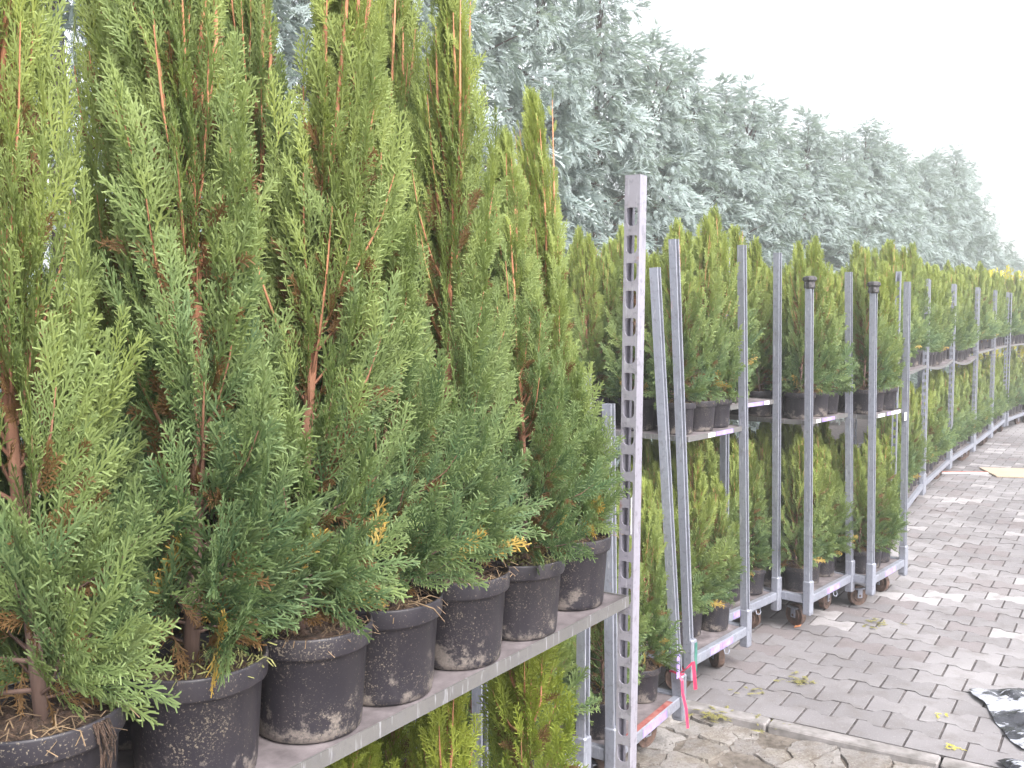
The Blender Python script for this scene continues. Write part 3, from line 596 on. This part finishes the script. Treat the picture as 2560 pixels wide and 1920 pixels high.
ords = ['first', 'second', 'third', 'fourth', 'fifth']; fil = ['left', 'middle', 'right']
rp = random.Random(99)
refs = {s[0]: s[9] for s in short}
pc = [0]
for k, T in TR.items():
    for lvl in ('lower', 'upper'):
        if lvl == 'upper' and T.shelf is None: continue
        z = .184 if lvl == 'lower' else T.shelf + .0012
        nr = {'lower': 4 if k not in 'Y' else 3, 'upper': 5}[lvl]
        for r in range(nr):
            for f in range(3):
                if k == 'B' and lvl == 'upper' and r == 0 and f == 2: continue
                x = .095 + f * (T.W - .19) / 2 + rp.uniform(-.012, .012); y = .115 + r * (.185 if lvl == 'lower' else .215) + rp.uniform(-.015, .015)
                if k == 'A' and lvl == 'lower' and r == 0: y += (.02, .05, .0)[f]
                X, Y = on(T, x, y); pc[0] += 1
                mx = .80 if lvl == 'upper' else (.95 if T.shelf is None else (T.shelf - .39) / .74)
                s = min(rp.uniform(.80, 1.08), 1.6); sz = s if lvl == 'upper' else min(s, mx * rp.uniform(.74, .98))
                if lvl == 'upper': sz = (.80 + .12 * s) * rp.uniform(.84, 1.10)
                if r < 2:
                    lb = 'thuja %s from the aisle in the %s file, %s level, %s' % (ords[r], fil[f], lvl, refs[k]); gp = 'thujas on the %s level of the %s' % (lvl, refs[k])
                else:
                    lb = 'thuja packed in the back rows, %s level, %s' % (lvl, refs[k]); gp = 'thujas in the back rows, %s level of the %s' % (lvl, refs[k])
                near_ = (k in 'YZ')
                plant(X, Y, z, 'mid', pc[0] * 3 + f, rp.random() * 6.28, (.93 * rp.uniform(.84, 1.14), sz), lb, gp, (rp.uniform(-.03, .03), rp.uniform(-.03, .03)), LIT[pc[0] % 3] if r == 0 else None, psc=rp.uniform(.86, .94))
for i, (x, y) in enumerate(((.1, .12), (.3, .14), (.5, .12), (.2, .34), (.42, .36))):
    X, Y = on(Wt, x, y); plant(X, Y, .184, 'mid', i, i, .95, 'thuja low behind the tall near thujas at far left', 'thujas on the far left hidden trolley', psc=.9)

# the trolleys parked long side to the aisle, further along -----------------------
longs = [((2.56, 6.62), (3.367, 8.106), 1.165, 0, 'plant trolley with long side out, first after the row bend', 'first long trolley after the bend'),
         ((3.41, 8.18), (4.191, 9.484), 1.15, .035, 'second long-side trolley after the bend, its upper shelf sagging', 'second long trolley after the bend'),
         ((4.235, 9.555), (4.974, 10.681), 1.13, .045, 'third long-side trolley after the bend, with a deeply sagging upper shelf', 'third long trolley after the bend'),
         ((5.02, 10.75), (5.745, 11.895), 1.17, 0, 'fourth long-side trolley after the bend, straight upper shelf and castors showing', 'fourth long trolley after the bend'),
         ((5.80, 11.98), (6.50, 13.10), 1.17, 0, 'fifth long-side trolley after the bend, small in the distance', 'fifth long trolley after the bend'),
         ((6.58, 13.18), (7.38, 14.22), 1.17, 0, 'sixth long-side trolley after the bend, below the yellow shrub', 'sixth long trolley after the bend'),
         ((7.48, 14.32), (8.38, 15.27), 1.17, 0, 'last plant trolley, cut off by the right edge of the picture', 'last trolley')]
for li, (FL, FR, sh, sag, lb, ref) in enumerate(longs):
    T = trolley(FL, FR, .56, lb, 'width', ((-.02, 0, 1.86), (-.02, 0, 1.865), (0, 0, 1.85), (0, 0, 1.85)), sh, sag)
    n = 7 if li < 5 else 6
    for lvl in ('lower', 'upper'):
        for r in range(2 if (lvl == 'upper' and li < 5) else 1):
            for i in range(n):
                x = .10 + i * (T.W - .2) / (n - 1) + rp.uniform(-.01, .01); y = .10 + r * .22 + rp.uniform(-.01, .01); X, Y = on(T, x, y)
                zz = .184 if lvl == 'lower' else sh - sag * math.sin(math.pi * x / T.W) + .0015
                s = rp.uniform(.86, 1.1); sz = s * 1.0 if lvl == 'upper' else min(s, (sh - .37) / .76) * rp.uniform(.78, .98)
                if r == 0: l2 = '%s thuja from the left, front row, %s level, %s' % (['first', 'second', 'third', 'fourth', 'fifth', 'sixth', 'seventh'][i], lvl, ref); gp = 'front thujas, %s level, %s' % (lvl, ref)
                else: l2 = 'thuja in the rear row, %s level, %s' % (lvl, ref); gp = 'rear thujas, %s level, %s' % (lvl, ref)
                plant(X, Y, zz, 'far' if li > 0 else 'mid', rp.randrange(20), rp.random() * 6.28, (s * .95, sz), l2, gp, (rp.uniform(-.03, .03), rp.uniform(-.03, .03)), psc=.9)

# ------------------------------------------------------------------ ground, paving, kerb
mb = MB(); mb.V = [(-250, -250, -.045), (250, -250, -.045), (250, 250, -.045), (-250, 250, -.045)]; mb.F = [(0, 1, 2, 3)]
tag(obj('ground', mb.mesh('ground', 'ground')), kind='structure')
e1 = Vector((.846, -.534)).normalized(); e2 = Vector((-e1.y, e1.x)); K0 = Vector((.754, 3.97))
def pv(u, v, z=0): p = K0 + e1 * u + e2 * v; return (p.x, p.y, z)
mb = MB(); mb.V = [pv(-12, -.002, -.0055), pv(14, -.002, -.0055), pv(14, 60, -.0055), pv(-12, 60, -.0055)]; mb.F = [(0, 1, 2, 3)]
paving = tag(obj('paving', mb.mesh('paving_bed', 'joint')), kind='structure')
hx = .0958; we, wm = .0828, .0520
outl = [(-hx, -we), (-.060, -we), (-.034, -wm), (.034, -wm), (.060, -we), (hx, -we), (hx, we), (.060, we), (.034, wm), (-.034, wm), (-.060, we), (-hx, we)]
cen = outl; PVV = []; ch = .0016
for (x, y) in outl: PVV.append((x - math.copysign(ch, x), y - math.copysign(ch, y), 0))
for (x, y) in outl: PVV.append((x, y, -.0018))
for (x, y) in outl: PVV.append((x * 1.004, y * 1.004, -.0125))
PVF = [tuple(range(12))] + [(i + 12, (i + 1) % 12 + 12, (i + 1) % 12, i) for i in range(12)] + [(i + 24, (i + 1) % 12 + 24, (i + 1) % 12 + 12, i + 12) for i in range(12)]
paver_me = mesh_np('paving_stone', PVV, PVF[:13], 'paver')
rg = random.Random(3); angp = math.atan2(e1.y, e1.x)
cells = []
ct, st_ = math.cos(R_(4.02)), math.sin(R_(4.02))
for j in range(0, 115):
    for i in range(-26, 60):
        u = .1 + i * .2 + (.1 if j % 2 else 0); v = .085 + j * .14
        x, y, _ = pv(u, v)
        fw = y * ct + 1.58 * st_
        if fw < 1 or fw > 17.5: continue
        px = 512 + 995.6 * x / fw; py = 384 - 995.6 * (y * st_ - 1.58 * ct) / fw
        # behind the trolleys nothing is seen of the ground
        side = (x - 0.0) * .83 - (y - 2.3) * .557
        if px < 430 or px > 1150 or py > 900: continue
        if side < -1.9: continue
        inv = 520 < px < 1060 and py < 800 and side > -.35
        cells.append((0 if inv else 1, fw, x, y))
cells.sort()
sp = [c for c in cells[:300]]
PV0 = [(x, (-we if (y < 0 and i % 12 in (1, 2, 3, 4)) or (y < 0) else y) + (ch if (y < 0 and i < 12) else 0), z) for i, (x, y, z) in enumerate(PVV)]
paver_edge_me = mesh_np('paving_stone_edge', PV0, PVF[:13], 'paver')
for (_, fw, x, y) in sp:
    o = obj('paving_stone', paver_edge_me if ((x - K0.x) * e2.x + (y - K0.y) * e2.y) < .1 else paver_me, paving, loc=(x, y, rg.uniform(-.0018, .0018)), rot=(rg.uniform(-.008, .008), rg.uniform(-.008, .008), angp + rg.uniform(-.01, .01)))
rest = cells[300:]; P = np.array(PVV[:24]); nv = 24; VV = []; CC = []
ca, sa = math.cos(angp), math.sin(angp); Rm_ = np.array([[ca, sa, 0], [-sa, ca, 0], [0, 0, 1]])
for (_, fw, x, y) in rest:
    Q = P.copy(); Q[:, 2] += Q[:, 0] * rg.uniform(-.012, .012) + Q[:, 1] * rg.uniform(-.012, .012) + rg.uniform(-.0012, .0012); VV.append(Q @ Rm_ + np.array([x, y, 0])); c = rg.random(); CC.append(np.tile([c, c, c, 1.0], (nv, 1)))
VV = np.concatenate(VV); CC = np.concatenate(CC); FFs = []
for n_ in range(len(rest)): b = n_ * nv; FFs += [tuple(q + b for q in f) for f in PVF[:13]]
tag(obj('far_paving_stones', mesh_np('far_paving', VV, FFs, 'paver_s', CC, 'rnd'), paving), kind='stuff')
# far paving as a sheet beyond the modelled stones
kerb = None
ks = MB(); kb = bpy.data.objects.new('kerb', None); COL.objects.link(kb); tag(kb, kind='structure')
u = -1.6
for L in (.6, .6, .33, .39, .62, .6, .6, .6, .6, .6):
    q = MB(); q.box(0, L - .008, -.078, -.004, -.10, .001, .006)
    p = pv(u, 0); obj('kerb_stone', q.mesh('kerb_stone', 'kerb'), kb, loc=(p[0], p[1], rg.uniform(-.003, .003)), rot=(rg.uniform(-.02, .02), 0, angp)); u += L
# broken concrete in front of the kerb
oc = MB(); oc.V = [pv(-4, -3.2, -.030), pv(9, -3.2, -.030), pv(9, -.07, -.030), pv(-4, -.07, -.030)]; oc.F = [(0, 1, 2, 3)]
oldc = tag(obj('old_concrete_ground', oc.mesh('earth', 'earth')), kind='structure')
rf = random.Random(17); seeds = []
u_ = -1.2
while len(seeds) < 250:
    u, v = rf.uniform(-1.3, 2.2), rf.uniform(-1.25, -.09)
    if all((u - a) ** 2 + (v - b) ** 2 > (.040 + .085 * abs(math.sin(u * 3 + v * 5))) ** 2 for a, b in seeds): seeds.append((u, v))
    else: u_ += 1
    if u_ > 4000: break
def clip(poly, a, b, c):      # keep a*x+b*y<=c
    o = []
    for i in range(len(poly)):
        p, q = poly[i], poly[(i + 1) % len(poly)]; dp, dq = a * p[0] + b * p[1] - c, a * q[0] + b * q[1] - c
        if dp <= 0: o.append(p)
        if dp * dq < 0: s = dp / (dp - dq); o.append((p[0] + (q[0] - p[0]) * s, p[1] + (q[1] - p[1]) * s))
    return o
for (sx_, sy_) in seeds:
    poly = [(sx_ - .17, sy_ - .17), (sx_ + .17, sy_ - .17), (sx_ + .17, sy_ + .17), (sx_ - .17, sy_ + .17)]; poly = clip(poly, 0, 1, -.084)
    for (a, b) in seeds:
        if (a, b) == (sx_, sy_) or abs(a - sx_) > .4 or abs(b - sy_) > .4: continue
        dx, dy = a - sx_, b - sy_; c = (a * a + b * b - sx_ * sx_ - sy_ * sy_) / 2; l = math.hypot(dx, dy); poly = clip(poly, dx, dy, c - l * rf.uniform(.0012, .0055))
        if len(poly) < 3: break
    if len(poly) < 3 or rf.random() < .16: continue
    out = []
    for i in range(len(poly)):
        p, q = poly[i], poly[(i + 1) % len(poly)]; out.append(p)
        l = math.hypot(q[0] - p[0], q[1] - p[1])
        if l > .05:
            for s in (.25, .5, .75): out.append((p[0] + (q[0] - p[0]) * s + rf.uniform(-.008, .008), p[1] + (q[1] - p[1]) * s + rf.uniform(-.008, .008)))
    n = len(out); h = rf.uniform(.001, .013); tx, ty = rf.uniform(-.05, .05), rf.uniform(-.05, .05)
    V = [((x - sx_) * .975, (y - sy_) * .975, h + (x - sx_) * tx + (y - sy_) * ty + rf.uniform(-.002, .002)) for x, y in out] + [(x - sx_, y - sy_, h - .008 + (x - sx_) * tx + (y - sy_) * ty) for x, y in out] + [((x - sx_), (y - sy_), -.004) for x, y in out]
    V.append((0, 0, h + .002)); F = [(3 * n, i, (i + 1) % n) for i in range(n)] + [(i + n, (i + 1) % n + n, (i + 1) % n, i) for i in range(n)] + [(i + 2 * n, (i + 1) % n + 2 * n, (i + 1) % n + n, i + n) for i in range(n)]
    p = pv(sx_, sy_); obj('concrete_fragment', mesh_np('concrete_fragment', V, F, 'frag'), oldc, loc=(p[0], p[1], -.030), rot=(0, 0, angp))
gv = MB()
for i in range(2600):
    u, v = rf.uniform(-1.3, 2.2), rf.uniform(-1.25, -.09); s = rf.uniform(.002, .006) if rf.random() < .9 else rf.uniform(.006, .016); p = pv(u, v); a = rf.random() * 3
    gv.add([(p[0] + s * math.cos(a + k * 1.57) * rf.uniform(.7, 1.2), p[1] + s * math.sin(a + k * 1.57) * rf.uniform(.7, 1.2), -.030) for k in range(4)] + [(p[0], p[1], -.030 + s * 1.1 + rf.random() * .003)], [(0, 1, 4), (1, 2, 4), (2, 3, 4), (3, 0, 4)])
tag(obj('gravel', gv.mesh('gravel', 'frag')), 'loose grit and crumbs among the broken concrete in front of the kerb', 'gravel', kind='stuff')

# ------------------------------------------------------------------ small things on the ground
def sheet(name, pts, nx, ny, amp, seed, mat):
    """crumpled film: bilinear patch of 4 ground corners"""
    from mathutils import noise as mn
    V = []; F = []
    A, B, C_, D_ = [np.array(p) for p in pts]
    for j in range(ny + 1):
        for i in range(nx + 1):
            u, v = i / nx, j / ny; p = A * (1 - u) * (1 - v) + B * u * (1 - v) + C_ * u * v + D_ * (1 - u) * v
            q = Vector((p[0] * 7 + seed, p[1] * 7, seed)); ed = min(1, 6 * min(u, 1 - u, v, 1 - v) + .1)
            h = abs(mn.noise(q)) * amp * 1.3 + abs(mn.noise(q * 2.2)) * amp * .6
            V.append((p[0] + mn.noise(q * 1.3) * .02, p[1] + mn.noise(q * 1.7 + Vector((5, 5, 5))) * .02, .004 + h * (.25 + .75 * ed)))
    for j in range(ny):
        for i in range(nx): b = j * (nx + 1) + i; F.append((b, b + 1, b + nx + 2, b + nx + 1))
    me = mesh_np(name, V, F, mat, smooth=True); return obj(name, me)
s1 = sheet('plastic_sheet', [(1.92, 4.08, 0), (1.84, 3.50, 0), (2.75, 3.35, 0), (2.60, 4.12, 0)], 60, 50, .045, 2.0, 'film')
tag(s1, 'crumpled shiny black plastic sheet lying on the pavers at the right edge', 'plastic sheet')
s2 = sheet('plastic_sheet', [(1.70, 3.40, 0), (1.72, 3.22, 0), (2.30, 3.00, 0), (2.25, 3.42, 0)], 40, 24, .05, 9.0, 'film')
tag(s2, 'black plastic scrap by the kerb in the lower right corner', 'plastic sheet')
mb = MB(); mb.box(0, 1.5, -.55, 0, 0.002, .016, .002)
bo = obj('board', mb.mesh('board', 'board'), loc=(4.78, 10.10, 0), rot=(0, 0, R_(-9))); tag(bo, 'tan board lying flat on the distant pavers', 'board')
mb = MB(); mb.box(0, .62, -.012, .012, .002, .012, .002); o = obj('red_strip', mb.mesh('strip', 'redstrip'), loc=(4.22, 9.86, 0), rot=(0, 0, R_(-3))); tag(o, 'thin reddish strip on the pavers beside the tan board', 'strip')
mb = MB(); mb.box(0, .66, -.007, .007, .002, .010, .002); o = obj('white_strip', mb.mesh('strip', 'white'), loc=(4.20, 9.80, 0), rot=(0, 0, R_(-1))); tag(o, 'thin white strip on the pavers beside the tan board', 'strip')
# pink ribbon on the Z right post (post base .614,3.565)
mb = MB()
def strip(pts, wv, mb=mb):
    V = []; F = []
    for i, p in enumerate(pts): p = Vector(p); V += [tuple(p - Vector(wv) / 2), tuple(p + Vector(wv) / 2)]
    for i in range(len(pts) - 1): F.append((2 * i, 2 * i + 1, 2 * i + 3, 2 * i + 2))
    mb.add(V, F)
zx, zy = .604, 3.565
ring = [(zx + .028 * math.cos(a), zy + .028 * math.sin(a), .275 + .006 * math.sin(a * 2)) for a in np.linspace(0, 6.28, 15)]
strip(ring, (0, 0, .008))
strip([(zx + .002, zy - .029, .275), (zx + .012, zy - .045, .255), (zx + .014, zy - .047, .21), (zx + .028, zy - .046, .15), (zx + .034, zy - .048, .08)], (.010, .003, 0))
strip([(zx + .002, zy - .029, .275), (zx + .03, zy - .05, .305), (zx + .05, zy - .05, .328), (zx + .054, zy - .05, .29), (zx + .060, zy - .05, .225)], (.013, .003, .002))
tag(obj('ribbon', mb.mesh('ribbon', 'ribbon')), 'bright pink ribbon knotted round the foot of the leaning post', 'ribbon')
# frond scraps
def clump(x, y, n, mat, lab, seed, sp_=.04, sc=.035, z=.002):
    rg2 = random.Random(seed); it = []
    for i in range(n):
        a = rg2.random() * 6.28; it.append((np.array([x + rg2.gauss(0, sp_), y + rg2.gauss(0, sp_ * .7), z + rg2.random() * .012]), np.array([math.cos(a), math.sin(a), .15]), np.array([rg2.uniform(-.3, .3), rg2.uniform(-.3, .3), 1.0]), sc * rg2.uniform(.6, 1.4), .9, rg2.random() * .9, rg2.randrange(4)))
    V, F, C = assemble(SP_MD, it, rg2); cx_, cy_ = x, y; V = V - np.array([x, y, 0])
    V[:, 2] = np.maximum(V[:, 2], z * .8)
    o = obj('frond_scrap', mesh_np('frond_scrap', V, F, mat, C), loc=(x, y, 0)); tag(o, lab, 'plant scrap', 'fallen frond scraps on the ground')
clump(1.24, 4.19, 26, 'scrap', 'largest yellow-green frond clump in the middle of the near pavers', 1, .035)
clump(.80, 3.83, 34, 'scrap', 'yellow frond scraps on the broken concrete just in front of the kerb', 2, .04, z=-.004)
clump(1.60, 3.52, 14, 'leaf_y', 'small yellow frond tuft on the pavers near the kerb at lower right', 3, .018, .022)
clump(1.69, 3.80, 8, 'leaf_y', 'thin yellow frond scrap left of the black plastic sheet', 4, .028, .02)
clump(1.86, 4.98, 20, 'scrap', 'faint green frond scrap in the middle distance of the pavers', 5, .05)
clump(.98, 3.78, 16, 'scrap', 'brownish frond scraps along the kerb foot', 6, .05, z=-.01)
clump(1.02, 4.05, 9, 'scrap', 'thin dry scrap on the pavers just behind the kerb', 7, .04)
clump(2.75, 4.9, 12, 'scrap', 'faint green scrap on the bright pavers at right', 8, .05)
mb = MB(); mb.add([(0, 0, .003), (.035, .006, .008), (.05, .03, .012), (.02, .035, .006)], [(0, 1, 2, 3)])
tag(obj('petal', mb.mesh('petal', 'petal'), loc=(1.42, 4.92, 0)), 'small orange petal on the pavers in front of the capped trolley', 'petal')

# ------------------------------------------------------------------ tall hedge of blue-green conifers
def hedge_tree(seed, H, Rm, nbr, nsp):
    rng = random.Random(seed); items = []; wd = MB()
    wd.tube([(0, 0, -.05), (.02, 0, H * .3), (-.03, .02, H * .6), (0, 0, H * .93)], [.09, .07, .045, .01], 8)
    def prof(u): return Rm * min(1, .8 + u) * (1 - u ** 4.0) ** .8 + .03
    lb = [rng.random() * 6 for _ in range(3)]
    for i in range(nbr):
        u0 = .01 + .97 * (i + rng.random()) / nbr; az = i * 2.39996 + rng.uniform(-.4, .4); lobe = 1 + .22 * math.sin(2 * az + u0 * 11 + lb[0]) + .16 * math.sin(5 * az - u0 * 17 + lb[1])
        r = prof(u0) * (rng.uniform(.86, 1.10) if rng.random() < .62 else rng.uniform(.50, .8)) * lobe; p0 = np.array([0, 0, u0 * H]); rise = rng.uniform(.05, .35) * (1 + u0)
        rad = np.array([math.cos(az), math.sin(az), 0]); p2 = p0 + rad * r + np.array([0, 0, rise]); p1 = p0 + rad * r * .6 + np.array([0, 0, rise * 1.0])
        if i % 4 == 0: wd.tube([p0, p1 * .7 + p0 * .3, p1 * .75 + p2 * .1 + p0 * .15], [.014, .009, .003], 4, False)
        tang = np.array([-math.sin(az), math.cos(az), 0.]); hs_ = rng.uniform(.75, 1.25); shade = rng.random() * .95
        out = rad * .85 + np.array([0, 0, -.25 + 1.2 * max(0, u0 - .85) * 6]) + tang * rng.uniform(-.35, .35); cen = p2 - rad * .10
        for k in range(nsp):
            a = rng.random() * 6.283; q = math.sqrt(rng.random()) * 1.0
            D = out + (tang * math.cos(a) * 1.15 + np.array([0, 0, math.sin(a) * .75])) * q
            nn = np.array([0, 0, 1.0]) + rad * rng.uniform(.2, .8) + tang * rng.uniform(-.5, .5)
            P = cen + (tang * math.cos(a) * .15 + np.array([0, 0, math.sin(a) * .10])) * q * hs_ - rad * rng.uniform(0, .14)
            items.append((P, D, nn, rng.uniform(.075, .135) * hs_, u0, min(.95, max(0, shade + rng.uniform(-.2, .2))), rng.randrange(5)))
    for i in range(420):
        u0 = .02 + .93 * (i + rng.random()) / 420; az = rng.random() * 6.28; r = prof(u0) * rng.uniform(.15, .62); rad = np.array([math.cos(az), math.sin(az), 0])
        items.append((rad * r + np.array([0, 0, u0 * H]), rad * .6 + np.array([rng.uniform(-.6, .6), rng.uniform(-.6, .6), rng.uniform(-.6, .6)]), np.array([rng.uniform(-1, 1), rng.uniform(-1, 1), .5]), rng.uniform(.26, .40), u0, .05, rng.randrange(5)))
    V, F, C = assemble(SP_HG, items, rng)
    return mesh_np('conifer_crown', V, F, 'leaf_h', C), wd.mesh('conifer_trunk', 'bark_d', True)
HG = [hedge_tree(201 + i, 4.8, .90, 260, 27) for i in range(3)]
hd = Vector((.594, .804)); H0 = Vector((1.2, 9.6)); hn = Vector((-.804, .594))
OUTL = [(-400, -2000), (600, -900), (1100, -300), (1387, 0), (1464, 77), (1545, 122), (1645, 195), (1754, 231), (1853, 254), (1935, 267), (2000, 322), (2055, 300), (2098, 330), (2122, 370), (2142, 445), (2160, 505), (2200, 515), (2300, 550), (3000, 560)]
HH = [4.6] * 10
ti = 0; t = -9.4
while t < 34:
    p = H0 + hd * t + hn * (.75 + rp.uniform(-.12, .12)); d = p.y; pxl = 1106 + 2150 * (p.x + .3) / d
    yy = np.interp(pxl, [a for a, b in OUTL], [b for a, b in OUTL]); h = 1.58 + (678 - yy) * d / 2150 - .026 * d; h = max(2.6, min(h, 5.6)) + rp.uniform(-.10, .14)
    cm, tm = HG[ti % 3]; rt = bpy.data.objects.new('conifer_tree', None); COL.objects.link(rt); rt.location = (p.x, p.y, -.03); rt.rotation_euler = (0, 0, rp.random() * 6.28)
    if 14.0 < t < 15.0: tag(rt, 'last full-height blue-green conifer where the tall hedge drops at right', 'tree', 'conifers of the tall hedge')
    elif t >= 15.0: tag(rt, 'lower dark conifer of the far end of the hedge at the right edge', 'tree', 'low conifers at the far end of the hedge')
    else: tag(rt, 'tall blue-green conifer grown into the hedge behind the plant trolleys', 'tree', 'blue-green conifers forming the tall hedge')
    for nm, me in (('trunk', tm), ('crown', cm)): o = obj(nm, me, rt); o.scale = (1.0, 1.0, h / 4.95)
    ti += 1; t += rp.uniform(.85, 1.05) if t < 20 else 1.5
# yellow flowering shrub in the distance
rng = random.Random(8); it = []
for i in range(420):
    a = rng.random() * 6.28; r = .75 * math.sqrt(rng.random()); z = .4 + 1.75 * rng.random(); k = math.sqrt(max(.05, 1 - ((z - 1.2) / 1.1) ** 2))
    it.append((np.array([r * k * math.cos(a), r * k * math.sin(a), z]), np.array([math.cos(a) * .5, math.sin(a) * .5, .9]), np.array([rng.uniform(-1, 1), rng.uniform(-1, 1), .4]), rng.uniform(.12, .25), z / 2.2, rng.random() * .9, rng.randrange(3)))
V, F, C = assemble(SP_LO, it, rng); rt = bpy.data.objects.new('flowering_shrub', None); COL.objects.link(rt); rt.location = (7.75, 15.9, 0)
tag(rt, 'bright yellow flowering shrub behind the far trolleys at the right edge', 'shrub')
obj('crown', mesh_np('shrub_crown', V, F, 'leaf_y', C), rt); mb = MB()
for a in range(5): mb.tube([(0, 0, 0), (.12 * math.cos(a * 1.26), .12 * math.sin(a * 1.26), .6), (.3 * math.cos(a * 1.26), .3 * math.sin(a * 1.26), 1.4)], [.02, .015, .006], 5)
obj('stem', mb.mesh('stem', 'bark_d'), rt)
# ------------------------------------------------------------------ soft bright air
hm = bpy.data.materials.new('haze'); hm.use_nodes = True; hn = hm.node_tree; hn.nodes.clear()
pvn = hn.nodes.new("ShaderNodeVolumePrincipled"); pvn.inputs['Color'].default_value = (1.0, 1.0, 1.0, 1); pvn.inputs['Density'].default_value = HAZE; pvn.inputs['Anisotropy'].default_value = 0.35
ho = hn.nodes.new("ShaderNodeOutputMaterial"); hn.links.new(pvn.outputs[0], ho.inputs['Volume'])
mb = MB(); mb.box(-260, 260, -260, 260, -1.1, 8.0); tag(obj('haze', mb.mesh('haze', hm)), kind='stuff')
